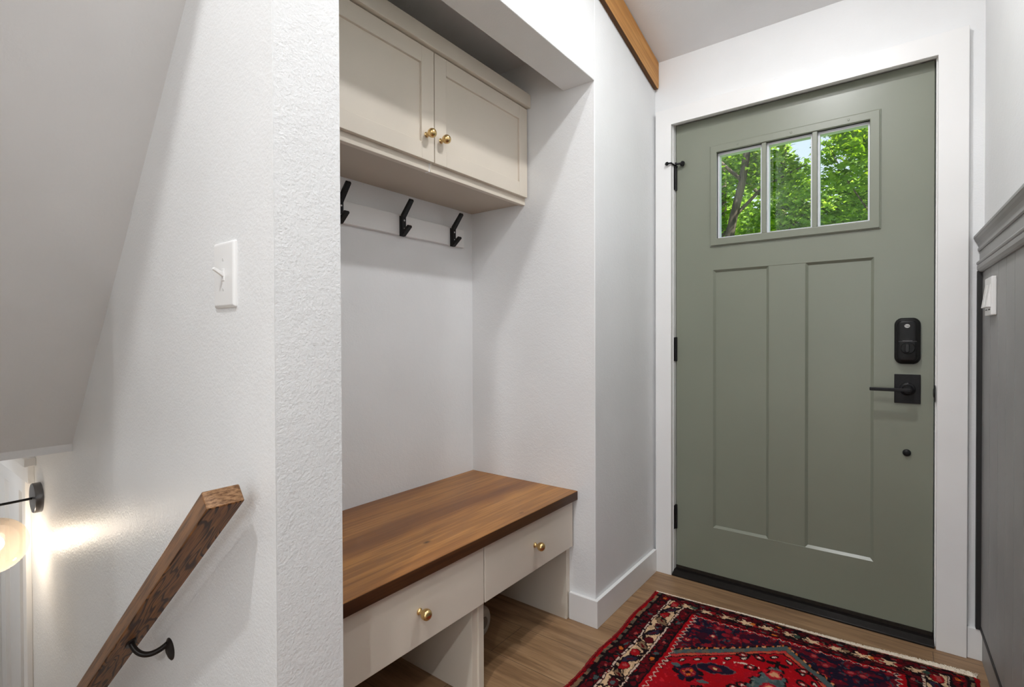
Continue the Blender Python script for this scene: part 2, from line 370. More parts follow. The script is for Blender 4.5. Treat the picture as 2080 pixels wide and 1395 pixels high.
# ------------------------------------------------------------------ front door
YD = .0295; XD0, XD1, ZD0, ZD1 = .0884, 1.0024, .024, 2.0509
door = empty('door_1', (.545, YD, 0)); struct(door, 'sage green front door with three small window panes', 'door')
GX0, GX1, GZ0, GZ1 = .269, .8168, 1.515, 1.890
PX = (.2515, .474, .6065, .8305); PZ = (.2397, 1.3785)
def door_slab():
    m = MB(); y0, y1 = YD, YD+.044
    xs = sorted({XD0, XD1, GX0, GX1, PX[0], PX[1], PX[2], PX[3]}); zs = sorted({ZD0, ZD1, GZ0, GZ1, PZ[0], PZ[1]})
    for i in range(len(xs)-1):
        for j in range(len(zs)-1):
            xm, zm = (xs[i]+xs[i+1])/2, (zs[j]+zs[j+1])/2
            hole = GX0 < xm < GX1 and GZ0 < zm < GZ1
            pan = PZ[0] < zm < PZ[1] and (PX[0] < xm < PX[1] or PX[2] < xm < PX[3])
            cen = PZ[0] < zm < PZ[1] and PX[1] < xm < PX[2]
            if hole: continue
            q = [(xs[i], zs[j]), (xs[i+1], zs[j]), (xs[i+1], zs[j+1]), (xs[i], zs[j+1])]
            m.quad(*[(a, y1, b_) for a, b_ in q])
            if pan or cen: continue
            m.quad(*[(a, y0, b_) for a, b_ in q])
    # recessed panels with sloped sticking
    for a, b_ in ((PX[0], PX[1]), (PX[2], PX[3])):
        k, dp = .0098, .0092
        o = [(a, PZ[0]), (b_, PZ[0]), (b_, PZ[1]), (a, PZ[1])]; n_ = [(a+k, PZ[0]+k), (b_-k, PZ[0]+k), (b_-k, PZ[1]-k), (a+k, PZ[1]-k)]
        for q in range(4):
            r = (q+1) % 4; m.quad((o[q][0], y0, o[q][1]), (o[r][0], y0, o[r][1]), (n_[r][0], y0+dp, n_[r][1]), (n_[q][0], y0+dp, n_[q][1]))
        m.quad(*[(x, y0+dp, z) for x, z in n_])
    m.quad((PX[1], y0+.0014, PZ[0]+.001), (PX[2], y0+.0014, PZ[0]+.001), (PX[2], y0+.0014, PZ[1]-.001), (PX[1], y0+.0014, PZ[1]-.001))
    m.quad((PX[1], y0, PZ[1]), (PX[2], y0, PZ[1]), (PX[2], y0+.0014, PZ[1]-.001), (PX[1], y0+.0014, PZ[1]-.001))
    m.quad((PX[1], y0, PZ[0]), (PX[2], y0, PZ[0]), (PX[2], y0+.0014, PZ[0]+.001), (PX[1], y0+.0014, PZ[0]+.001))
    m.quad((XD0,y0,ZD0),(XD0,y1,ZD0),(XD0,y1,ZD1),(XD0,y0,ZD1)); m.quad((XD1,y0,ZD0),(XD1,y1,ZD0),(XD1,y1,ZD1),(XD1,y0,ZD1))
    m.quad((XD0,y0,ZD1),(XD1,y0,ZD1),(XD1,y1,ZD1),(XD0,y1,ZD1)); m.quad((XD0,y0,ZD0),(XD1,y0,ZD0),(XD1,y1,ZD0),(XD0,y1,ZD0))
    return m.build('slab', DOORP, door)
door_slab()
m = MB(); m.box(XD0, XD1, YD+.004, YD+.04, .0205, .0238); m.box(XD0, XD1, YD-.004, YD+.002, .0205, .034); m.build('door_sweep', SWEEP, door)
# window frame (raised moulding + two mullions), panes as sub-parts
FX0, FX1, FZ0, FZ1 = .2425, .8468, 1.485, 1.9195
def frame(mb, x0, x1, z0, z1, X0, X1, Z0, Z1, ya, yb):
    """one mitred ring"""
    o = [(x0, z0), (x1, z0), (x1, z1), (x0, z1)]; q = [(X0, Z0), (X1, Z0), (X1, Z1), (X0, Z1)]
    vs = [(x, ya, z) for x, z in o] + [(x, ya, z) for x, z in q] + [(x, yb, z) for x, z in o] + [(x, yb, z) for x, z in q]
    fs = []
    for k in range(4):
        r = (k+1) % 4
        fs += [(k, r, 4+r, 4+k), (8+k, 12+k, 12+r, 8+r), (k, 8+k, 8+r, r), (4+k, 4+r, 12+r, 12+k)]
    return mb.add(vs, fs)
m = MB(); frame(m, FX0, FX1, FZ0, FZ1, GX0, GX1, GZ0, GZ1, YD-.011, YD+.004)
frame(m, FX0-.004, FX1+.004, FZ0-.004, FZ1+.004, FX0+.003, FX1-.003, FZ0+.003, FZ1-.003, YD-.005, YD+.002)
MUL = ((.4475, .4655), (.6300, .6480))
for a, b_ in MUL: m.box(a, b_, YD-.007, YD+.012, GZ0, GZ1)
wfrm = m.build('window_frame', DOORP, door, bevel=.0022)
for sx, sz in ((.355, 1.905), (.557, 1.905), (.75, 1.905)):
    m = MB(); m.lathe([(.0042, 0), (.0042, .0012), (.003, .002)], (sx, YD-.0108, sz), (0,-1,0), 14); m.build('screw_plug', DOORP, wfrm)
for a, b_ in ((GX0, MUL[0][0]), (MUL[0][1], MUL[1][0]), (MUL[1][1], GX1)):
    m = MB(); m.box(a+.002, b_-.002, YD+.020, YD+.024, GZ0+.002, GZ1-.002); m.build('pane', GLASS, wfrm)
    m = MB(); frame(m, a, b_, GZ0, GZ1, a+.0065, b_-.0065, GZ0+.0065, GZ1-.010, YD+.012, YD+.044); m.build('pane_spacer', SPACER, wfrm, label='pale spacer edging the glass')
# hinges
for z0, z1 in ((.203, .313), (.974, 1.084), (1.756, 1.862)):
    m = MB(); m.lathe([(.0068, 0), (.0068, z1-z0)], (.0868, YD-.006, z0), (0,0,1), 16)
    for k in (1, 2, 3, 4): m.lathe([(.0072, 0), (.0072, .0015)], (.0868, YD-.006, z0+(z1-z0)*k/5), (0,0,1), 16)
    m.box(.0856, .0872, .003, YD, z0+.001, z1-.001); m.box(.0868, .0930, YD-.003, YD+.003, z0+.001, z1-.001)
    hg = m.build('hinge', BLACK, door, smooth=True)
    if z0 > 1.5:
        s = MB(); hy = YD-.006
        s.lathe([(.010, 0), (.010, .004)], (.0868, hy, z1), (0,0,1), 16); s.lathe([(.0045, 0), (.0045, .012), (.006, .013), (.006, .017)], (.0868, hy, z1+.004), (0,0,1), 14)
        s.tube([(.0868, hy, z1+.006), (.086, -.030, z1+.006), (.072, -.040, z1+.004)], .0036, 10); s.lathe([(.0075, 0), (.0082, .006), (.006, .011)], (.072, -.040, z1+.004), (-.8,.6,0), 14)
        s.tube([(.0868, hy, z1+.006), (.100, hy-.022, z1+.007), (.121, hy-.014, z1+.008)], .0044, 10); s.lathe([(.0055, -.004), (.0115, .0), (.0115, .008), (.009, .010)], (.119, hy-.012, z1+.008), (.6,.8,.0), 16)
        s.build('hinge_pin_stop', BLACK, hg, smooth=True)
# smart lock
LX, LZ = .929, 1.0665
def rounded(w, h, r, top=.0, n=6):
    pts = []
    for cx, cz, a0 in ((w/2-r, h/2-r, 0), (-w/2+r, h/2-r, 90), (-w/2+r, -h/2+r, 180), (w/2-r, -h/2+r, 270)):
        for k in range(n+1):
            a = R(a0+90*k/n); pts.append((cx+r*math.cos(a), cz+r*math.sin(a)))
    out = []
    for x, z in pts: out.append((x, z + top*(1-(2*x/w)**2)*(1 if z > 0 else -1)))
    return out
def slabshape(mb, w, h, r, y0, layers, cx, cz, top=0):
    """stack of rounded outlines: layers = [(inset, y)]"""
    rings = []
    for ins, y in layers:
        rings.append([(cx+x, y0-y, cz+z) for x, z in rounded(w-2*ins, h-2*ins, max(r-ins*.8, .002), top)])
    n = len(rings[0]); vs = [p for q in rings for p in q]; fs = []
    for i in range(len(rings)-1):
        for k in range(n): fs.append((i*n+k, i*n+(k+1) % n, (i+1)*n+(k+1) % n, (i+1)*n+k))
    fs.append(tuple(range(n))); fs.append(tuple((len(rings)-1)*n+k for k in range(n-1, -1, -1)))
    return mb.add(vs, fs)
m = MB(); slabshape(m, .075, .158, .020, YD, [(0, 0), (0, .012), (.003, .016), (.0075, .019), (.0085, .024), (.012, .0275), (.016, .0285)], LX, LZ, .005)
lock = m.build('smart_lock', LOCKP, door, smooth=True)
m = MB(); m.box(LX-.026, LX+.026, YD-.0290, YD-.0275, LZ-.0025, LZ-.0008); m.box(LX-.014, LX+.014, YD-.0295, YD-.0275, LZ-.0008, LZ+.0025); m.build('battery_cover_seam', metal_black('dark_grey_seam', (.09,.09,.09,1), .3), lock)
m = MB(); m.lathe([(.021, 0), (.021, .004), (.0185, .0065)], (LX+.001, YD-.0275, LZ-.0255), (0,-1,0), 32); m.build('turn_collar', LOCKP, lock, smooth=True)
m = MB(); slabshape(m, .0125, .031, .005, YD-.033, [(0, 0), (0, .012), (.002, .0155)], LX-.001, LZ-.0255); m.build('thumb_turn', metal_black('satin_black', (.02,.02,.02,1), .28), lock, smooth=True)
m = MB(); n_ = 28
m.add([(LX-.001+.0078*math.cos(2*math.pi*k/n_), YD-.0290, LZ+.0535+.0066*math.sin(2*math.pi*k/n_)) for k in range(n_)] + [(LX-.001+.0078*math.cos(2*math.pi*k/n_), YD-.0275, LZ+.0535+.0066*math.sin(2*math.pi*k/n_)) for k in range(n_)],
      [tuple(range(n_)), tuple(range(2*n_-1, n_-1, -1))] + [(k, (k+1) % n_, (k+1) % n_+n_, k+n_) for k in range(n_)])
m.build('logo_oval', paint('pale_grey_badge', (.62,.62,.60,1), .4), lock)
cu = bpy.data.curves.new('logo_text', 'FONT'); cu.body = 'Yale'; cu.size = .0072; cu.align_x = 'CENTER'; cu.align_y = 'CENTER'; cu.extrude = .0002; cu.offset = .00012
to = bpy.data.objects.new('logo_text_source', cu); COL.objects.link(to)
bpy.context.view_layer.update()
tm = bpy.data.meshes.new_from_object(to.evaluated_get(bpy.context.evaluated_depsgraph_get())); bpy.data.objects.remove(to)
tm.materials.clear(); tm.materials.append(LOCKP)
lt = bpy.data.objects.new('logo_text', tm); COL.objects.link(lt); lt.matrix_world = Matrix.Translation((LX-.001, YD-.0292, LZ+.0535)) @ Matrix.Rotation(R(90), 4, 'X')
lt.parent = lock; lt.matrix_parent_inverse = lock.matrix_world.inverted()
# lever handle
HX, HZ = .9293, .893
m = MB(); m.box(HX-.0377, HX+.0377, YD-.0075, YD, HZ-.052, HZ+.053); lev = m.build('lever_handle', BLACK, door, bevel=.0015)
m = MB(); m.lathe([(.0235, 0), (.0235, .004), (.021, .007), (.016, .009), (.0135, .030), (.0125, .046)], (HX, YD-.0075, HZ+.0005), (0,-1,0), 28); m.build('rose', BLACK, lev, smooth=True)
m = MB(); m.box(HX-.110, HX+.010, YD-.062, YD-.050, HZ-.0065, HZ+.0055); m.build('lever', BLACK, lev, bevel=.002)
m = MB(); m.lathe([(.0024, 0), (.0024, .001)], (HX+.001, YD-.0135, HZ+.0195), (0,-1,0), 12); m.build('privacy_pin', STEEL, lev)
m = MB(); m.lathe([(.0125, 0), (.0125, .004), (.010, .008), (.005, .0095)], (.9285, YD, .662), (0,-1,0), 24); m.build('round_plug', BLACK, door, smooth=True)

# ------------------------------------------------------------------ grey wainscot on the right wall
wn = empty('trim_3', (1.13, -.5, 0)); struct(wn, 'grey beadboard panelling with a moulded cap on the right wall', 'wainscot')
ZW0, ZW1 = .104, 1.30
gro = [.166, .294, .405, .512]; gro += [.512 + .107*k for k in range(1, 24)]
m = MB(); prev = .018
for g in gro:
    rbox(m, prev, g-.0014, 0, .006, ZW0, ZW1); rbox(m, g-.0014, g+.0014, 0, .0008, ZW0, ZW1); prev = g+.0014
m.build('beadboard', GREY, wn)
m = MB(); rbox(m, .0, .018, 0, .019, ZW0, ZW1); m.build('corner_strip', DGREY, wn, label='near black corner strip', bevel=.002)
def rprof(mb, prof, d0, d1):      # prof = (off, z) outline extruded along the wall
    n = len(prof); vs = [(*rw(d0, o), z) for o, z in prof] + [(*rw(d1, o), z) for o, z in prof]
    fs = [tuple(range(n)), tuple(range(2*n-1, n-1, -1))] + [(i, i+n, (i+1) % n+n, (i+1) % n) for i in range(n)]
    return mb.add(vs, fs)
m = MB(); rprof(m, [(0, 1.416), (.027, 1.416), (.0275, 1.413), (.0275, 1.408), (.026, 1.406), (.024, 1.400), (.0185, 1.391), (.0155, 1.380), (.0150, 1.376), (.0172, 1.374), (.0172, 1.368), (.015, 1.364), (0, 1.364)], .003, 3.0)
m.build('cap_moulding', GREY, wn)
m = MB(); rprof(m, [(0, 1.365), (.0125, 1.365), (.0125, 1.330), (0, 1.330)], .003, 3.0); m.build('fascia', GREY, wn)
m = MB(); rprof(m, [(0, 1.331), (.0165, 1.331), (.0195, 1.329), (.0205, 1.325), (.0195, 1.321), (.0165, 1.319), (.0190, 1.315), (.0185, 1.305), (.015, 1.297), (.011, 1.294), (0, 1.294)], .003, 3.0)
m.build('bead_moulding', GREY, wn)
m = MB(); rbox(m, .0150, 3.0, 0, .0025, 0, .104); m.build('base_board', GREY, wn)
m = MB(); rprof(m, [(0, .1185), (.0075, .1185), (.0095, .114), (.0095, .108), (.007, .103), (0, .103)], .019, 3.0); m.build('base_cap', DGREY, wn, label='dark base cap strip')

# double rocker switch on the wainscot
sw2 = empty('light_switch', (*rw(.215, .006), 1.2)); thing(sw2, 'white double rocker light switch on the grey beadboard wall', 'light switch')
m = MB(); rbox(m, .160, .272, .0061, .0185, 1.144, 1.258); pl = m.build('plate', PLAST, sw2, bevel=.003, seg=3)
for d0 in (.172, .222):
    m = MB(); rprof(m, [(.018, 1.236), (.0195, 1.236), (.0285, 1.168), (.018, 1.168)], d0, d0+.038); m.build('rocker', PLAST, sw2, bevel=.001)
    m = MB(); rbox(m, d0+.008, d0+.030, .0183, .0196, 1.160, 1.163); m.build('locator_slot', DGREY, sw2)

# toggle switch on the stair wall
sx, sz = -.185, 1.2105
s1 = empty('light_switch', (sx, Y1, sz)); thing(s1, 'white toggle light switch on the stair wall above the handrail', 'light switch')
m = MB(); slabshape(m, .0905, .133, .004, Y1, [(0, 0), (0, .003), (.0012, .0055), (.0045, .0078), (.007, .0082)], sx, sz); m.build('plate', PLAST, s1, smooth=True)
m = MB(); m.box(sx-.0055, sx+.0055, Y1-.0092, Y1-.0075, sz-.0125, sz+.0125); m.build('toggle_collar', PLAST, s1, bevel=.001)
m = MB(); m.prism([(Y1-.008, sz-.005), (Y1-.008, sz+.004), (Y1-.026, sz+.0135), (Y1-.0285, sz+.0085)], .008, 'x', sx-.004); m.build('toggle', PLAST, s1, bevel=.0012)
for dz in (-.030, .030):
    m = MB(); m.lathe([(.0032, 0), (.0032, .0008)], (sx, Y1-.0081, sz+dz), (0,-1,0), 14); m.build('screw', paint('screw_paint', (.62,.62,.61,1), .4), s1)

# ------------------------------------------------------------------ sloped pine board at the ceiling
SL = math.atan(.237)
bm_ = empty('wood_beam', (0, -.02, ceil_z(-.02)), (0, 0, 0)); thing(bm_, 'orange pine board running up the slope between white wall and ceiling', 'beam', kind='thing')
def beam_pts(y): return 2.2185 - .2375*y, ceil_z(y) - .004
m = MB(); yb = -2.6
zb0, zt0 = beam_pts(-.004); zb1, zt1 = beam_pts(yb)
poly = [(-.004, zb0+.022), (-.010, zb0+.007), (-.026, zb0+.0065), (yb, zb1), (yb, zt1), (-.004, zt0)]
m.prism(poly, .019, 'x', .0005); o = m.build('board', PINE, None, bevel=.0025)
# the grain follows the slope: material coordinates come from a rotated object frame
c_, s_ = math.cos(SL), math.sin(SL)
Mrot = Matrix.Translation((0, 0, 2.2185)) @ Matrix(((0, 1, 0), (-c_, 0, s_), (s_, 0, c_))).to_4x4()
o.data.transform(Mrot.inverted()); o.matrix_world = Mrot
o.parent = bm_; o.matrix_parent_inverse = bm_.matrix_world.inverted()
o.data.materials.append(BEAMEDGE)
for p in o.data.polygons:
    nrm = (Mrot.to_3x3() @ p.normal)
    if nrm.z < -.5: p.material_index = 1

# ------------------------------------------------------------------ wall cabinet
CX = -.302; CY0, CY1 = YN-.001, Y2+.001
cab = empty('wall_cabinet', (-.45, -1.14, 1.63)); thing(cab, 'greige two-door wall cabinet with brass knobs above the coat hooks', 'cabinet')
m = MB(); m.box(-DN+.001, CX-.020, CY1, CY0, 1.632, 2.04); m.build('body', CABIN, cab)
m = MB()
for a, b_ in ((CY1, -1.1345), (-1.1285, CY0)):
    m.box(CX-.036, CX-.0165, a, b_, 1.6245, 1.656)
m.box(CX-.036, CX-.0165, CY1, CY0, 2.0, 2.04); m.box(CX-.036, CX-.0165, CY0-.03, CY0, 1.656, 2.0); m.box(CX-.036, CX-.0165, CY1, CY1+.03, 1.656, 2.0); m.box(CX-.036, CX-.0165, -1.155, -1.10, 1.656, 2.0)
m.build('face_frame', CAB, cab, bevel=.0012)
m = MB(); m.box(CX-.036, CX-.0185, -1.1345, -1.1285, 1.6245, 1.656); m.build('filler_strip', TRIM, cab, label='thin white filler strip')
m = MB(); m.box(-DN+.001, -.288, CY1, CY0, 2.0130, 2.066); m.build('crown', CAB, cab, bevel=.0018)
def knob_mb(p, ax):
    m = MB(); m.lathe([(.0088, 0), (.0088, .0018), (.0062, .0042), (.0052, .008), (.0055, .0115), (.0085, .014), (.0122, .0175), (.0142, .0225), (.0146, .027), (.0136, .032), (.0105, .0362), (.0058, .0388), (.001, .0395)], p, ax, 28); return m
def shaker(name, y0, y1, z0, z1, ky, kz):
    m = MB(); x0, x1 = CX-.0175, CX; st_, rl = .0535, .0535
    m.box(x0, x1, y0, y0+st_, z0, z1); m.box(x0, x1, y1-st_, y1, z0, z1); m.box(x0, x1, y0+st_, y1-st_, z0, z0+rl); m.box(x0, x1, y0+st_, y1-st_, z1-rl, z1)
    d = m.build(name, CAB, cab, bevel=.0013)
    m = MB(); m.box(x0+.001, x1-.0085, y0+st_-.004, y1-st_+.004, z0+rl-.004, z1-rl+.004); m.build('door_panel', CAB, d)
    k = knob_mb((CX, ky, kz), (1,0,0)).build('knob', BRASS, d, smooth=True)
    return d
shaker('door', -1.1225, -.6035, 1.6515, 2.0085, -1.0955, 1.731)
shaker('door', -1.6455, -1.1265, 1.6515, 2.0085, -1.1605, 1.731)

# ------------------------------------------------------------------ coat rack
XB = -DN+.019
rack = empty('coat_rack', (XB, -1.1, 1.51)); thing(rack, 'white board with black coat hooks on the niche back wall', 'coat rack')
m = MB(); m.box(-DN+.0003, XB, -1.668, -.668, 1.4715, 1.547); m.build('board', TRIM, rack, bevel=.0015)
hk = None
for i, y in enumerate((-.746, -1.017, -1.288)):
    if hk is None:
        z0, z1 = 1.4655, 1.5415; w_ = .021
        m = MB(); m.box(XB, XB+.0065, y-w_/2, y+w_/2, z0, z1)
        prof = [(XB+.0065, z0+.001), (XB+.012, z0-.001), (XB+.050, z0+.030), (XB+.047, z0+.0365), (XB+.043, z0+.037), (XB+.0165, z0+.018), (XB+.0165, z1-.006), (XB+.060, z1+.048), (XB+.0575, z1+.055), (XB+.053, z1+.056), (XB+.0065, z1+.004)]
        m.prism(prof, w_*.86, 'y', y-w_*.43)
        hk = m.build('hook', BLACK, rack, bevel=.0014)
        hs = []
        for zz in (1.4925, 1.5235):
            s = MB(); s.lathe([(.0033, 0), (.0033, .001), (.002, .0016)], (XB+.0164, y, zz), (1,0,0), 14); hs.append(s.build('screw', STEEL, hk, smooth=True))
        y0_ = y
    else:
        k2 = hk.copy(); COL.objects.link(k2); k2.location = hk.location + Vector((0, y-y0_, 0))
        for s in hs:
            q = s.copy(); COL.objects.link(q); q.parent = k2

# ------------------------------------------------------------------ storage bench
XBF = -.09
ben = empty('storage_bench', (-.35, -1.14, 0)); thing(ben, 'built-in bench with stained wood top and two greige drawers', 'bench')
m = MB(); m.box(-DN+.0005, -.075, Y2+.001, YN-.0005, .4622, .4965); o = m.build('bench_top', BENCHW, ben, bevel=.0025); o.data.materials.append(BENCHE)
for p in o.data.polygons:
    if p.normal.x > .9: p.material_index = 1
for y0, y1 in ((-1.1318, -.6110), (-1.6560, -1.1362)):
    m = MB(); m.box(XBF-.018, XBF, y0, y1, .2845, .4585); d = m.build('drawer', CAB, ben, bevel=.0016)
    knob_mb((XBF, -.866 if y0 > -1.13 - .01 and y1 > -1 else -1.3955, .3725), (1,0,0)).build('knob', BRASS, d, smooth=True)
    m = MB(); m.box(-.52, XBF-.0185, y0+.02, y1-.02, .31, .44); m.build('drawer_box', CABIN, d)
for y0, y1, xf in ((YN-.025, YN-.0005, -.112), (Y2+.0005, Y2+.025, -.112)):
    m = MB(); m.box(-DN+.002, xf, y0, y1, 0, .4618); m.build('side_panel', CAB, ben, bevel=.001)
for y0, y1, xf in ((-1.1352, -1.112, -.112), (-1.1585, -1.1356, -.119)):
    m = MB(); m.box(-DN+.002, xf, y0, y1, 0, .4618); m.build('middle_panel', CAB, ben, bevel=.001)

# roll stored under the bench
rl = empty('fabric_roll', (-.33, -.905, 0)); thing(rl, 'pale rolled bundle on the floor under the bench behind the middle panel', 'roll')
prof = [(.012, .004), (.024, .0), (.044, .002), (.052, .009), (.055, .02), (.0555, .20), (.052, .212), (.02, .214)]
m = MB(); m.lathe(prof, (-.285, -.9055, .0557), (-1, -.12, 0), 36); o = m.build('roll', paint('pale_fabric', (.42,.385,.335,1), .9, .4, 220), rl, smooth=True)
m = MB(); m.lathe([(.010, .0), (.020, -.0015), (.021, .001), (.011, .002)], (-.285, -.9055, .0557), (-1, -.12, 0), 30); m.build('core', paint('roll_core', (.20,.17,.14,1), .9), rl, smooth=True)

# ------------------------------------------------------------------ handrail
top_c = Vector((-.0566, -1.888, .8021)); ang = math.atan2(.642, .767)
Lr = 2.1
hr = empty('handrail', top_c); thing(hr, 'stained oak handrail slanting down the white stair wall', 'handrail')
Rm = Matrix.Translation(top_c) @ Matrix.Rotation(-(math.pi - ang) + math.pi, 4, 'Y')
def local_build(mb, name, mat, M, parent, **kw):
    o = mb.build(name, mat, None, **kw); o.matrix_world = M; o.parent = parent; o.matrix_parent_inverse = parent.matrix_world.inverted(); return o
# local frame: +x up along the rail, z perpendicular up
Rm = Matrix.Translation(top_c) @ Matrix(((math.cos(ang), 0, -math.sin(ang)), (0, 1, 0), (math.sin(ang), 0, math.cos(ang)))).to_4x4()
m = MB(); m.box(-Lr, 0, -.032, .032, -.0176, .0176); o = local_build(m, 'rail', OAK, Rm, hr, bevel=.003, seg=3)
o.data.materials.append(OAKE); o.data.materials.append(OAKS)
for p in o.data.polygons:
    if p.normal.x > .9: p.material_index = 1
    elif abs(p.normal.y) > .9: p.material_index = 2
for dist in (.670, 1.62):
    pc = top_c + Rm.to_3x3() @ Vector((-dist, .004, -.0176))
    dn = Rm.to_3x3() @ Vector((0, 0, -1))
    wall_p = Vector((pc.x + .063, Y1, pc.z - .022))
    m = MB(); m.lathe([(.0258, 0), (.0258, .0025), (.022, .005), (.011, .009)], wall_p, (0,-1,0), 28)
    r = m.build('bracket', BRONZ, hr, smooth=True)
    a = Vector((pc.x + .056, Y1-.005, pc.z - .010)); e = pc
    c1 = Vector((pc.x + .043, Y1-.034, pc.z - .036)); c2 = e + dn*.040 + Vector((0, .004, 0))
    pts = [((1-t_)**3)*a + 3*((1-t_)**2)*t_*c1 + 3*(1-t_)*t_*t_*c2 + t_**3*e for t_ in [k/18 for k in range(19)]]
    m = MB(); m.tube(pts, .0064, 14); m.build('bracket_arm', BRONZ, r, smooth=True)
    m = MB(); vs = []
    for k in range(24):
        th = 2*math.pi*k/24; vs.append(Vector((.030*math.cos(th), .0105*math.sin(th), 0)))
    Mb = Matrix.Translation(pc) @ Rm.to_3x3().to_4x4()
    ring0 = [Mb @ (v + Vector((0,0,-.0001))) for v in vs]; ring1 = [Mb @ (v*.92 + Vector((0,0,-.004))) for v in vs]
    m.add(ring0 + ring1, [tuple(range(24)), tuple(range(47, 23, -1))] + [(k, (k+1) % 24, (k+1) % 24+24, k+24) for k in range(24)])
    m.build('saddle_plate', BRONZ, r, smooth=True)

# ------------------------------------------------------------------ wall sconce at the foot of the stairs
SXX, SZZ = -1.80, .462; GC = Vector((-1.80, Y1-.133, .31)); GR = .1005
sc = empty('wall_sconce', (SXX, Y1, SZZ)); thing(sc, 'black wall sconce with a glowing amber glass globe by the stairs', 'wall lamp')
m = MB(); m.lathe([(.058, 0), (.058, .022), (.056, .0245), (.05, .0252)], (SXX, Y1, SZZ), (0,-1,0), 48); m.build('backplate', NT('blackened_steel').base((.16,.16,.165,1), .34, 1).m, sc, smooth=True)
m = MB(); m.tube([(SXX, Y1-.024, SZZ), (SXX, Y1-.075, SZZ-.0015), (SXX, Y1-.118, SZZ-.002), (SXX, Y1-.130, SZZ-.006), (SXX, Y1-.133, SZZ-.016), (SXX, Y1-.133, GC.z+GR-.006)], .0048, 14); m.build('arm', BLACK, sc, smooth=True)
m = MB(); m.lathe([(.016, 0), (.016, .006), (.012, .012)], (GC.x, GC.y, GC.z+GR-.003), (0,0,1), 24); m.build('globe_cap', BLACK, sc, smooth=True)
pr = [(GR*math.sin(R(a)), -GR*math.cos(R(a))) for a in range(0, 173, 4)]
m = MB(); m.lathe(pr, GC, (0,0,1), 64); o = m.build('globe', GLOBE, sc, smooth=True)
m = MB(); m.lathe([(.030*math.sin(R(a)), -.030*math.cos(R(a))) for a in range(0, 181, 12)], (GC.x, GC.y, GC.z+.005), (0,0,1), 24); m.build('bulb', emit('bulb_glow', (1,.88,.72,1), 6), sc, smooth=True)
m = MB(); m.lathe([(.012, 0), (.013, .055)], (GC.x, GC.y, GC.z+.034), (0,0,1), 18); m.build('socket', BLACK, sc, smooth=True)

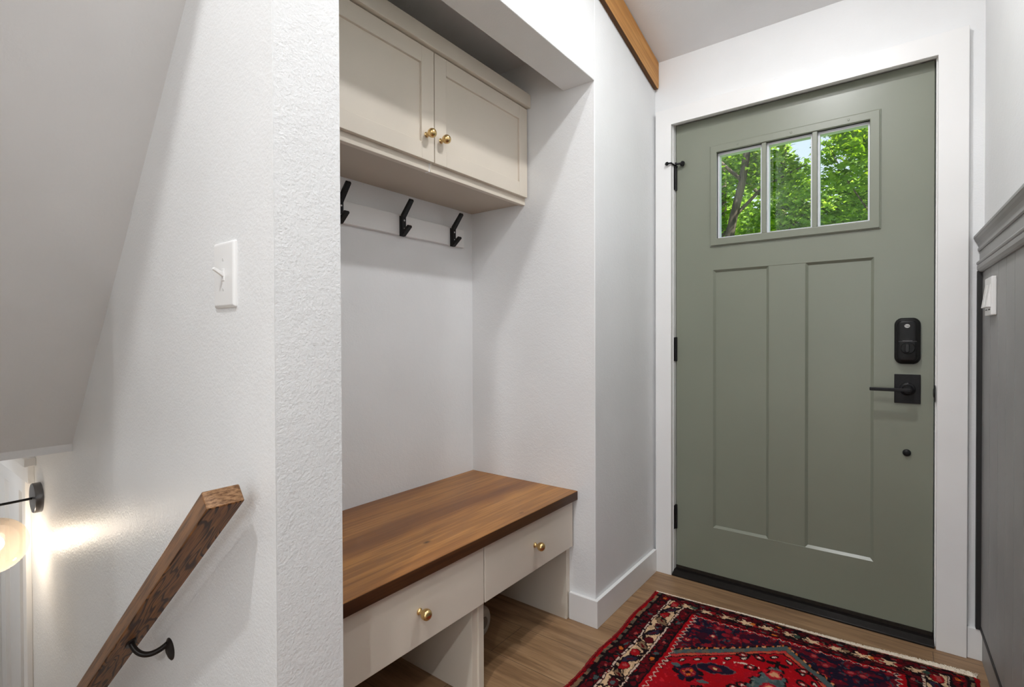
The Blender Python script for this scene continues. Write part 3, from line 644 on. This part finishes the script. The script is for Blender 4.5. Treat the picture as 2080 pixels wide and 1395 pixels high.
# ------------------------------------------------------------------ rug
RW, RH = 101.9, 150.0
EX = np.array([.99799, .06339]); EY = np.array([-.0019, -1.0]); TL = np.array([.0861, -.2140])
def rug_world(s, t_): return TL[0] + EX[0]*s/100 + EY[0]*t_/100, TL[1] + EX[1]*s/100 + EY[1]*t_/100
def rug_colors(s, t):
    rng = np.random.default_rng(5)
    G = rng.random((256, 256))
    def vn(x, y, sc):       # smooth value noise
        x = x/sc; y = y/sc; xi = np.floor(x).astype(int); yi = np.floor(y).astype(int); fx = x-xi; fy = y-yi
        fx = fx*fx*(3-2*fx); fy = fy*fy*(3-2*fy)
        g = lambda a, b: G[a % 256, b % 256]
        return (g(xi,yi)*(1-fx)+g(xi+1,yi)*fx)*(1-fy) + (g(xi,yi+1)*(1-fx)+g(xi+1,yi+1)*fx)*fy
    def cell(x, y, sc, k=0): return G[(np.floor(x/sc).astype(int)*7+k*31) % 256, (np.floor(y/sc).astype(int)*13+k*17) % 256]
    def C(r, g, b): return np.array(srgb(r, g, b)[:3])
    RED, DRED, BLK, NAVY, IVO, TAN, TEAL, ORG, PNK, WHT = C(168,8,20), C(92,10,20), C(27,15,19), C(31,23,42), C(226,190,152), C(134,106,80), C(78,94,94), C(206,108,40), C(176,74,72), C(216,190,172)
    # hand-knotted look: wobble and quantise to knots
    wob = .45
    s0 = s + (vn(s, t, 1.1)-.5)*wob + (vn(s+50, t, 3.0)-.5)*.5; t0 = t + (vn(s+90, t+20, 1.1)-.5)*wob + (vn(s, t+70, 3.0)-.5)*.5
    q = .30; S = np.floor(s0/q)*q; T_ = np.floor(t0/q)*q
    bs = np.minimum(S, RW-S); bt = np.minimum(T_, RH-T_)*1.68
    side = bs < bt; b = np.where(side, bs, bt); a = np.where(side, T_, S)
    out = np.empty(s.shape + (3,)); out[:] = BLK
    def put(mask, c): out[mask] = c
    n1 = vn(S, T_, 1.3); n2 = vn(S+31, T_+57, 2.2); n3 = vn(S+11, T_+5, .8)
    def ell(pa, a0, pb, ra, rb, rot=0):
        x = ((a-a0+pa/2) % pa)-pa/2; y = b-pb; c, d = math.cos(rot), math.sin(rot)
        return ((x*c+y*d)/ra)**2 + ((-x*d+y*c)/rb)**2 + (n1-.5)*1.1
    # guards: black ground mottled with dark red
    put(n1 > .47, DRED); put((n2 > .66) & (n3 > .45), C(74,12,20)); put((n3 > .80) & (n1 < .5), C(66,72,70)); put((n3 > .78) & (n2 > .5), RED*.8)
    for pb in (5.4, 16.2):
        put(ell(7.6, 1, pb, 1.7, 1.45) < 1, BLK); put(ell(7.6, 1, pb, 1.1, .95) < 1, DRED)
        put(ell(41.8, 4.8, pb, 1.0, .85) < .8, ORG); put(ell(22.8, 12.4, pb, .9, .7) < .6, PNK*.8); put(ell(22.8, 20, pb, 1.1, .8) < .8, TEAL*.8)
        put(ell(22.8, 4.8, pb, .35, .35) < 1, DRED)
    # outer edge: red selvage and tan/green dashes
    put(b < 3.5, BLK); put((b >= 1.5) & (b < 2.5) & (cell(a, b*0, 1.5) > .32), TAN); put((b >= 1.5) & (b < 2.5) & (cell(a, b*0, 1.5) > .72), C(92,84,70))
    put(b < 1.4, np.array(RED)*.85); put((b < 1.4) & (n3 > .66), RED); put((b < 1.4) & (n1 < .3), DRED)
    # ivory main border
    iv = (b > 7.5) & (b < 13.6); ivs = iv & side; ive = iv & ~side
    put(ivs, IVO); put(ivs & (n1 > .76), C(196,164,128))
    P = 19.0
    def putI(m, c): put(ivs & m, c)
    putI((np.abs(b-10.6-2.0*np.sin(a*2*math.pi/P)) < .26), BLK)
    for a0, sg in ((3.0, 1), (12.5, -1)):
        e = ell(P, a0, 10.6, 3.7, 1.6, sg*.7); putI(e < 1, BLK); putI(e < .5, TAN if sg > 0 else C(46,40,60)); putI(ell(P, a0, 10.6, 1.2, .4, sg*.75) < 1, DRED)
        e = ell(P, a0+4.2, 10.6+sg*1.8, 1.9, .7, -sg*.5); putI(e < 1, BLK)
        e = ell(P, a0-2.7, 10.6-sg*2.1, 1.5, .42, sg*.2); putI(e < 1, BLK)
        e = ell(P*2, a0+4.8, 10.2, 2.2, 1.5); putI(e < 1.35, BLK); putI(e < 1, C(164,18,26)); putI(e < .22, PNK)
        e = ell(P*2, a0+4.8+P, 10.9, 2.2, 1.4, .5); putI(e < 1.35, BLK); putI(e < 1, C(88,16,24)); putI(e < .25, TEAL)
    putI((n2 > .77) & (n1 < .5), BLK)
    # end borders: ivory stars strung on a dark ground
    put(ive, BLK); put(ive & (n1 > .52), C(84,12,20)); put(ive & (n2 > .74), C(150,26,32)); put(ive & (n3 > .80), C(96,84,70))
    Q = 7.2; x_ = ((a-14.4+Q/2) % Q)-Q/2; y_ = (b-10.3)
    th = np.arctan2(y_, x_); star = np.hypot(x_/1.5, y_/1.9)*(1+.42*np.cos(5*th+.8))+(n1-.5)*.7
    put(ive & (star < 1.25), BLK); put(ive & (star < 1.0), IVO)
    kk = np.floor((a-14.4+Q/2)/Q).astype(int)
    e = ((x_-2.9)/1.3)**2+((y_+.3)/1.2)**2+(n1-.5)*.6
    for m_, c in ((0, ORG), (1, C(150,24,32)), (2, C(52,74,64)), (3, C(150,24,32)), (4, TAN)): put(ive & (e < 1) & (kk % 5 == (m_+3) % 5), c)
    put(ive & (np.abs(b-12.6-.5*np.sin(a*1.3)) < .16) & (n2 > .4), C(200,172,140))
    for e0 in (7.4, 13.6):
        put(side & (np.abs(b-e0) < .22) & (cell(a, b*0, .6) > .35), WHT)
        put((np.abs(b-e0) < .6) & (np.abs(b-e0) >= .22), BLK)
    # zigzag
    tri = np.abs(((a/2.6) % 1)-.5)*2; zz = 19.1 + tri*1.5
    zb = (b > 18.0); put(zb & (b < zz), RED); put(zb & (np.abs(b-zz) < .19), WHT); inn = b > zz+.28; put(inn, NAVY)
    put((b > 17.4) & (b < 18.2), BLK)
    # field spandrels: navy ground, red flower scatter
    field = b > zz+.28
    tt = np.minimum(T_, RH-T_); ss = np.abs(S-51.0); left = S < 51
    f = tt - (17.0 + np.where(left, .74, .95)*ss)
    span = field & (f < 0)
    put(span & (n1 > .56), C(96,16,30)); put(span & (n2 > .66), C(60,16,34)); put(span & (n3 > .74) & (n1 > .5), C(150,24,36)); put(span & (n3 > .80) & (n2 < .4), C(58,66,74))
    hx = cell(S, T_, 3.4, 1); px_ = (S % 3.4)-1.7; py_ = (T_ % 3.4)-1.7; rr = px_**2+py_**2
    put(span & (hx > .72) & (rr < 1.5), C(140,26,40)); put(span & (hx > .82) & (rr < .55), PNK); put(span & (hx > .93) & (rr < .3), IVO)
    put(span & (b < zz+2.2) & (np.abs(px_) < .5) & (hx > .4), C(150,30,38))
    # medallion border lines
    ok = field
    put(ok & (f > -3.2) & (f < -1.8), BLK); put(ok & (f > -3.2) & (f < -1.8) & (np.abs(((ss/2.3) % 1)-.5) < .13), ORG); put(ok & (f > -2.9) & (f < -2.1) & (np.abs(((ss/4.2) % 1)-.5) < .10), C(214,150,110))
    put(ok & (f >= -2.0) & (f < .6), TEAL*.95); put(ok & (f >= -2.0) & (f < .6) & (n1 > .62), C(104,98,86)); put(ok & (f >= .6) & (f < .9), C(120,34,38))
    put(ok & (f >= .9) & (f < 2.3), C(190,60,56)); put(ok & (f >= .9) & (f < 2.3) & (n1 > .55), C(196,86,60)); put(ok & (f >= 2.3) & (f < 2.9), BLK)
    med = ok & (f >= 2.9); put(med, RED); put(med & (n2 > .62), C(160,12,26)); put(med & (n3 > .86), C(196,30,40))
    # dots along the inside of the line
    u = ((ss/4.1) % 1)-.5; dd = (u*4.1)**2 + ((f-4.9)*1.0)**2
    put(med & (dd < 1.3), BLK); put(med & (dd < .38), WHT)
    def blob(cx, cy, ra, rb, rot=0, jag=.25):
        best = None
        for mx in (0, 1):
            for my in (0, 1):
                X = np.where(mx, 102-S, S) - cx; Y = np.where(my, RH-T_, T_) - cy
                c, d = math.cos(rot), math.sin(rot); e = ((X*c+Y*d)/ra)**2 + ((-X*d+Y*c)/rb)**2 + (n1-.5)*jag*2
                best = e if best is None else np.minimum(best, e)
        return best
    M_ = field & (f > .9)
    def mput(e, lim, c): put(M_ & (e < lim), c)
    # star flowers
    for cx, cy, k in ((28.2, 47.0, 1.0), (36.5, 58.0, .9), (27.0, 66.0, .9)):
        for j in range(8):
            th = j*math.pi/4+.3; mput(blob(cx+3.4*k*math.cos(th), cy+3.4*k*math.sin(th), 1.9*k, 1.0*k, -th), 1, BLK if j % 2 else NAVY)
        mput(blob(cx, cy, 3.2*k, 3.2*k), 1, NAVY); mput(blob(cx, cy, 2.3*k, 2.3*k), 1, C(140,22,34))
        for j in range(6):
            th = j*math.pi/3; mput(blob(cx+1.3*k*math.cos(th), cy+1.3*k*math.sin(th), .75*k, .4*k, -th, .1), 1, ORG if j % 2 else PNK)
        mput(blob(cx, cy, .7, .7), 1, BLK)
        mput(blob(cx-4.6*k, cy-1.8, 1.5, 1.0), 1, TEAL); mput(blob(cx+5.2*k, cy+2.4, 1.7, .9, -.4), 1, TEAL)
    # diamond with rosette
    e = blob(34.6, 40.6, 5.4, 2.6, -.35); mput(e, 1.15, C(96,70,72)); mput(e, .95, NAVY); mput(blob(34.6, 40.6, 2.1, 1.4), 1, C(120,24,34)); mput(blob(34.6, 40.6, .8, .7), 1, C(214,170,120))
    # white dashed arc and small devices
    arc = np.abs(blob(44.5, 39.0, 9.5, 7.0, 0, .0)-1.0); up = (S < 46) & (T_ < 36.5)
    put(M_ & up & (arc < .10) & (S > 34) & (cell(S, T_*0, .55, 3) > .45), WHT)
    for cx, cy in ((43.5, 33.5), (41.5, 46.5), (57.5, 26.5), (58.5, 44.0), (33.0, 53.0), (45.0, 58.0), (40.0, 27.8)):
        mput(blob(cx, cy, 2.3, 1.5, -.5), 1, BLK); mput(blob(cx, cy, 1.3, .8, -.5), 1, C(150,36,40)); mput(blob(cx, cy, .6, .45), 1, WHT)
    mput(blob(41.2, 49.0, .8, 3.2, .5), 1, BLK); mput(blob(41.2, 49.0, .35, 2.6, .5, .8), 1, WHT)
    # central pendant, grey-teal, widening away from the tip
    ty = np.minimum(T_, RH-T_); cxp = 50.4; hw = np.clip((ty-27.5)*.42, 0, 5.6) + .5*np.sign(np.sin(ty*1.5)); hw = np.where(ty > 27.5, hw, -9)
    pd = np.abs(S-cxp); pen = field & (pd < hw+.7) & (ty > 27.2); put(pen, BLK); pen2 = field & (pd < hw) & (ty > 28.2)
    put(pen2, TEAL); put(pen2 & (n1 > .66), C(62,78,78)); put(pen2 & (n3 > .80), C(110,112,104))
    for cy in (33, 41, 50, 60):
        e = ((S-cxp)/2.6)**2 + ((ty-cy)/2.9)**2 + (n1-.5)*1.0; put(pen2 & (e < 1), C(150,26,40)); put(pen2 & (e < .4), C(196,60,56)); put(pen2 & (e < .12), C(206,150,110))
    for sg in (-1, 1):
        e = ((S-cxp-sg*1.9)/1.7)**2 + ((ty-26.9)/.8)**2; put(field & (e < 1), BLK)
    put(field & (np.abs(S-cxp) < .8) & (ty > 25.0) & (ty < 28.5), BLK)
    # overall abrash / wear
    out *= 0.86; out *= (0.86 + .22*vn(s, t, 9.0))[..., None] * (0.90 + .2*G[(np.floor(s/.23).astype(int)) % 256, (np.floor(t/.23).astype(int)) % 256])[..., None]
    return np.clip(out, 0, 1)
def make_rug():
    nx, ny = 440, 600
    s = np.linspace(0, RW, nx+1); t = np.linspace(0, RH, ny+1)
    S, T_ = np.meshgrid(s, t); col = rug_colors(S, T_)
    rng = np.random.default_rng(3)
    S2 = S.copy(); T2 = T_.copy()
    for arr, k, sg in ((S2, 0, -1), (S2, -1, 1)):
        e = rng.random(ny+1); e = (e + np.roll(e, 1))/2; arr[:, k] += sg*e*.55
    S2 += .35*np.sin(T_*.21)*np.exp(-S/12) + .25*np.sin(T_*.13+1)*np.exp(-(RW-S)/10)
    T2 += .30*np.sin(S*.11+.6)*np.exp(-T_/14)
    X, Y = rug_world(S2, T2)
    edge = np.minimum(np.minimum(S, RW-S), np.minimum(T_, RH-T_))
    Z = .0095*np.clip(edge/.8, .25, 1)**.6 + (rng.random(S.shape)-.5)*.0014*(edge > .3) + .0012*np.sin(S*.16)*np.sin(T_*.12)
    co = np.stack([X, Y, Z], -1).reshape(-1, 3)
    idx = np.arange((nx+1)*(ny+1)).reshape(ny+1, nx+1)
    quads = np.stack([idx[:-1,:-1], idx[1:,:-1], idx[1:,1:], idx[:-1,1:]], -1).reshape(-1, 4)
    # skirt to the floor
    border = list(idx[0,:]) + list(idx[1:,-1]) + list(idx[-1,-2::-1]) + list(idx[-2:0:-1,0])
    n0 = len(co); bc = co[border].copy(); bc[:,2] = .0006
    co = np.vstack([co, bc]); nb = len(border); k = np.arange(nb)
    sk = np.stack([np.array(border), np.array(border)[(k+1) % nb], n0+(k+1) % nb, n0+k], -1)
    F = np.vstack([quads, sk])
    me = bpy.data.meshes.new('pile'); me.vertices.add(len(co)); me.vertices.foreach_set('co', co.ravel().astype(np.float32))
    me.loops.add(len(F)*4); me.loops.foreach_set('vertex_index', F.ravel().astype(np.int32))
    me.polygons.add(len(F)); me.polygons.foreach_set('loop_start', (np.arange(len(F))*4).astype(np.int32)); me.update(calc_edges=True); me.validate()
    ca = me.color_attributes.new('dye', 'FLOAT_COLOR', 'POINT')
    c4 = np.ones((len(co), 4), np.float32); c4[:n0,:3] = col.reshape(-1, 3); c4[n0:,:3] = col.reshape(-1, 3)[border]
    ca.data.foreach_set('color', c4.ravel()); me.materials.append(RUGM)
    return me
rug = empty('oriental_rug', (.6, -.95, 0)); thing(rug, 'red oriental rug with ivory border and cream fringe before the green door', 'rug')
o = bpy.data.objects.new('pile', make_rug()); COL.objects.link(o); o.parent = rug; o.matrix_parent_inverse = rug.matrix_world.inverted()
m = MB(); rg = random.Random(11)
for k in range(2600):
    s = rg.uniform(.2, RW-.2); ln = (1.1 + 2.3*(s/RW)**1.5)*rg.uniform(.5, 1.2); dx = rg.uniform(-.5, .5)*ln
    hz = rg.uniform(.002, .0055)
    pts = []
    for q, zz in ((0, hz+.0015), (.35, hz+.003*rg.random()), (.7, hz*.7), (1, .0018)):
        x, y = rug_world(s + dx*q*q, .25 - (.25+ln)*q + .30*math.sin(s*.11+.6)); pts.append((x, y, zz))
    m.tube(pts, [.0012, .0012, .0011, .0005], 4)
m.build('fringe', FRINGE, rug, kind='stuff', label='cream knotted fringe')
m = MB()
for k in range(900):
    t_ = rg.uniform(.3, 110); ln = rg.uniform(.15, .55); x0, y0 = rug_world(.3+.35*math.sin(t_*.21), t_); x1, y1 = rug_world(-.1-ln+.35*math.sin(t_*.21), t_+rg.uniform(-.4,.4))
    m.tube([(x0, y0, .007), (x1*.6+x0*.4, y1*.6+y0*.4, .0068), (x1, y1, rg.uniform(.0015,.005))], [.0010, .0009, .0004], 4)
m.build('selvage_fuzz', REDWOOL, rug, kind='stuff', label='red wool edge overcasting')

# ------------------------------------------------------------------ outdoors: trees seen through the door panes
gr = MB(); gr.quad((-40, .3, -.5), (40, .3, -.5), (40, 60, -.5), (-40, 60, -.5)); gr.build('ground_outside', paint('lawn', (.10,.19,.04,1), .95)); struct(bpy.data.objects['ground_outside'])
def leaf_shape():
    pts = []
    for k in range(10):
        th = -math.pi/2 + 2*math.pi*k/10; r = 1.0 if k % 2 == 0 else .52
        if k == 0: r = .35
        pts.append((r*math.cos(th), r*math.sin(th)))
    return pts
LS = leaf_shape()
def leaves(rg, blobs, n, size):
    vs = []; fs = []; w_ = [b_[3]**2 for b_ in blobs]
    for i in range(n):
        bx, by, bz, br_ = rg.choices(blobs, w_)[0]
        d = Vector((rg.gauss(0,1), rg.gauss(0,1), rg.gauss(0,.8))).normalized()*br_*(rg.random()**.45)
        p = Vector((bx, by, bz)) + d
        nrm = Vector((rg.gauss(0,.55), rg.gauss(0,.55), 1)).normalized(); tt = nrm.cross(Vector((rg.gauss(0,1), rg.gauss(0,1), .1))).normalized(); uu = nrm.cross(tt)
        s_ = size*rg.uniform(.65, 1.25); fold = rg.uniform(.1, .35); k0 = len(vs)
        for a, b_ in LS: vs.append(tuple(p + tt*(a*s_) + uu*(b_*s_) - nrm*(abs(a)*fold*s_)))
        fs.append(tuple(k0+j for j in (0,1,2,3,4,5))); fs.append(tuple(k0+j for j in (0,5,6,7,8,9)))
    return vs, fs
def tree(name, label, trunk, radii, branches, blobs, n, size, mat, seed, group=None):
    rg = random.Random(seed); o = empty(name, trunk[0]); thing(o, label, 'tree', group)
    m = MB(); m.tube(trunk, radii, 12)
    for pts, ra in branches: m.tube(pts, ra, 8)
    m.build('trunk', BARK, o, smooth=True)
    vs, fs = leaves(rg, blobs, n, size); m = MB(); m.v = vs; m.f = fs
    me = bpy.data.meshes.new('crown'); me.from_pydata(vs, [], fs); me.update(); me.materials.append(mat)
    c_ = bpy.data.objects.new('crown', me); COL.objects.link(c_); c_.parent = o; c_.matrix_parent_inverse = o.matrix_world.inverted(); c_['kind'] = 'stuff'
    return o
tree('maple_tree', 'maple tree with a leaning brown trunk behind the left door pane',
     [(-1.75, 7.0, -.5), (-1.62, 7.0, 1.5), (-1.40, 7.0, 2.84), (-1.34, 7.0, 3.15), (-1.20, 7.02, 3.75), (-1.135, 7.05, 4.25), (-1.0, 7.1, 5.4), (-.8, 7.2, 7)], [.16, .12, .075, .068, .062, .058, .05, .03],
     [([(-1.34,7,3.15), (-.9,7.2,3.65), (-.3,7.4,3.95)], [.035,.022,.01]), ([(-1.2,7,3.75), (-1.7,6.8,4.3), (-2.3,6.7,4.8)], [.035,.022,.01]), ([(-1.135,7.05,4.25), (-.5,6.9,4.6), (.4,6.8,4.75), (.9,6.8,4.5)], [.035,.022,.012,.006])],
     [(-1.7,7.5,4.2,.75), (-.85,7.3,4.0,.50), (-.55,7.5,3.75,.42), (-.2,6.9,4.9,.55), (.35,6.7,4.75,.50), (.55,6.8,4.0,.42), (.2,7.0,3.55,.28), (-1.9,7.6,3.3,.45), (-.5,7.6,5.6,.9), (.9,7.2,4.2,.6), (-2.6,7.2,4.6,.8), (1.5,7.2,5,.8), (-1.1,7.8,3.0,.3)], 6500, .068, LEAFA, 1)
tree('broadleaf_tree', 'pale green tree farther off showing in the middle door pane',
     [(-1.7, 11, -.5), (-1.66, 11, 3), (-1.6, 11, 5.2), (-1.5, 11, 8)], [.09, .07, .05, .02],
     [([(-1.66,11,3), (-.7,10.8,3.9), (.3,10.6,4.5)], [.035,.022,.01]), ([(-1.62,11,4.4), (-2.3,10.8,5.2)], [.045,.02])],
     [(-.85,10.9,4.75,.42), (-.7,10.9,4.2,.5), (-1.3,11,4.4,.5), (-.2,11,5.2,.5), (-.4,10.8,3.9,.75), (.5,10.9,4.2,.8), (-1.4,11,4.0,.7), (-2.2,11.1,3.8,.7), (-2.6,11.3,5.2,.9), (.9,11,5.3,.9), (-1.0,11.5,3.3,.8), (.6,11.2,3.5,.7), (1.4,11,4.4,.9), (.2,11.6,6.0,.6)], 9000, .08, LEAFB, 2)
tree('lime_tree', 'bright leafy tree filling the right door pane',
     [(.95, 9.0, -.5), (.9, 9.0, 3), (.7, 9.0, 5), (.5, 9, 8)], [.10, .08, .05, .02],
     [([(.7,9,3), (.2,8.8,3.9), (-.1,8.7,4.6)], [.018,.012,.005]), ([(.65,9,4), (1.2,8.8,4.8)], [.02,.01])],
     [(.35,8.9,4.9,.55), (.1,9.1,5.4,.6), (.75,8.9,4.3,.5), (1.2,9.1,5.0,.8), (.5,9.2,3.6,.4), (1.5,9.1,3.8,.6), (.6,9.1,6.1,.8), (1.9,9.2,2.9,.8), (2.4,9.2,4.6,.8)], 5600, .066, LEAFA, 3)
tree('dark_trunk_tree', 'dark slim trunk at the edge of the left door pane',
     [(-2.05, 9.0, -.5), (-2.02, 9.0, 2.8), (-2.03, 9, 4.2), (-2.0, 9, 7)], [.11, .085, .07, .04], [],
     [(-2.3,9.2,5.0,.7), (-1.6,9.3,3.25,.40), (-3.0,9.2,4.2,.8), (-1.9,9.4,5.9,.8)], 2200, .07, LEAFA, 4)
tree('far_tree', 'hazy pale tree behind all the others seen through the door glass',
     [(-2.2, 17, -.5), (-2.2, 17, 5), (-2.1, 17, 9)], [.2, .15, .05], [],
     [(-3.8,17,5.0,1.6), (-1.6,17.5,4.9,1.3), (.2,17,5.2,1.5), (1.6,17,5.9,1.6), (-.6,18,4.2,1.2), (-3.0,17,7.2,1.2), (.9,17.5,7.3,1.2), (-5.5,17,6,1.8), (3,17,6,1.7), (1.2,17,3.6,1.5), (3.2,17,3.4,1.7), (-1.5,17.4,3.0,1.4)], 12500, .15, LEAFB, 5)

# ------------------------------------------------------------------ light
wd = bpy.data.worlds.new('sky'); scn.world = wd; wd.use_nodes = True
nt = wd.node_tree; bg = nt.nodes['Background']; tcw = nt.nodes.new('ShaderNodeTexCoord'); sx_ = nt.nodes.new('ShaderNodeSeparateXYZ'); rp = nt.nodes.new('ShaderNodeValToRGB')
rp.color_ramp.elements[0].color = (.80,.88,.95,1); rp.color_ramp.elements[1].color = (.40,.60,.92,1); rp.color_ramp.elements[1].position = .9
nt.links.new(tcw.outputs['Generated'], sx_.inputs[0]); nt.links.new(sx_.outputs[2], rp.inputs[0]); nt.links.new(rp.outputs[0], bg.inputs['Color']); bg.inputs['Strength'].default_value = 1.0
def light(kind, name, loc, energy, color=(1,1,1), target=None, **kw):
    ld = bpy.data.lights.new(name, kind); ld.energy = energy; ld.color = color
    for k, v in kw.items(): setattr(ld, k, v)
    o = bpy.data.objects.new(name, ld); COL.objects.link(o); o.location = loc
    if target is not None: o.rotation_euler = (Vector(target)-Vector(loc)).to_track_quat('-Z', 'Y').to_euler()
    return o
light('SUN', 'sun', (0,0,20), 11.5, (1,.95,.86), target=(-9, 4.0, 9), angle=R(.6))
def downlight(x, y, e, r=.045, col=(.985,.99,1), zc=None):
    z = ceil_z(y) if zc is None else zc
    d = empty('ceiling_downlight', (x, y, z)); thing(d, f'recessed white ceiling downlight {"over the entry rug" if y > -1.2 else "added as fill at the foot of the stairs" if zc else "over the hall floor" if y > -3 else "added as fill in the unseen room beyond the hall"}', 'ceiling light', 'recessed ceiling downlights')
    nrm = Vector((0, -.2287, -.9735)) if zc is None else Vector((0, 0, -1))
    m = MB(); m.lathe([(.058, 0), (.078, .001), (.078, .004), (.056, .004)], (x, y, z), nrm, 32); m.build('trim_ring', TRIM, d, smooth=True)
    m = MB(); m.lathe([(.056, .0), (.056, .0015)], (x, y, z), nrm, 32); m.build('lens', emit('downlight_lens', (1,.93,.85,1), 6), d)
    p = Vector((x, y, z)) + nrm*.012
    light('AREA', 'downlight_lamp', p, e, col, target=p+Vector((0,0,-1)), shape='DISK', size=r*2, spread=R(175))
downlight(.62, -.95, 10.5)
downlight(.45, -2.70, 23.5)
downlight(2.2, -5.0, 50)  # unseen room lamp, added to raise the ambient light
downlight(-2.45, -2.35, 3.2, zc=.7033)  # unseen lamp added to brighten the lower door
# fill area lights added in the window openings of the unseen room
light('AREA', 'fill_light_back', (2.1, YB+.02, 1.65), 32, (.93,.97,1), target=(2.1, 0, 1.4), shape='RECTANGLE', size=3.2, size_y=1.9)
light('AREA', 'fill_light_east', (XE-.02, -5.15, 1.65), 24, (.93,.97,1), target=(0, -5.15, 1.5), shape='RECTANGLE', size=2.9, size_y=1.7)
light('POINT', 'sconce_bulb', (GC.x, GC.y, GC.z+.005), 3.2, (1,.92,.82), shadow_soft_size=.032)
# bulb mesh and globe should not block the lamp
for n_ in ('bulb',):
    bpy.data.objects[n_].visible_shadow = True
bpy.data.objects['sconce_bulb'].location.z = GC.z - .03

# ------------------------------------------------------------------ camera
cd = bpy.data.cameras.new('camera'); cam = bpy.data.objects.new('camera', cd); COL.objects.link(cam); scn.camera = cam
cd.sensor_width = 36; cd.sensor_fit = 'HORIZONTAL'; cd.lens = 1033.0018/2080*36; cd.clip_start = .02
Rv, Uv, Fv = Vector((.79824,.60232,-.00359)), Vector((-.00288,.00977,.99995)), Vector((-.60233,.79819,-.00954))
cam.matrix_world = Matrix(((Rv.x,Uv.x,-Fv.x,.89554),(Rv.y,Uv.y,-Fv.y,-2.29803),(Rv.z,Uv.z,-Fv.z,1.07988),(0,0,0,1)))
scn.view_settings.view_transform = 'Standard'; scn.view_settings.look = 'None'; scn.view_settings.gamma = 1; scn.view_settings.exposure = .26
scn.view_settings.use_curve_mapping = False
scn.cycles.max_bounces = 12; scn.cycles.diffuse_bounces = 7; scn.cycles.transparent_max_bounces = 16; scn.cycles.use_denoising = True
scn.cycles.sample_clamp_indirect = 6
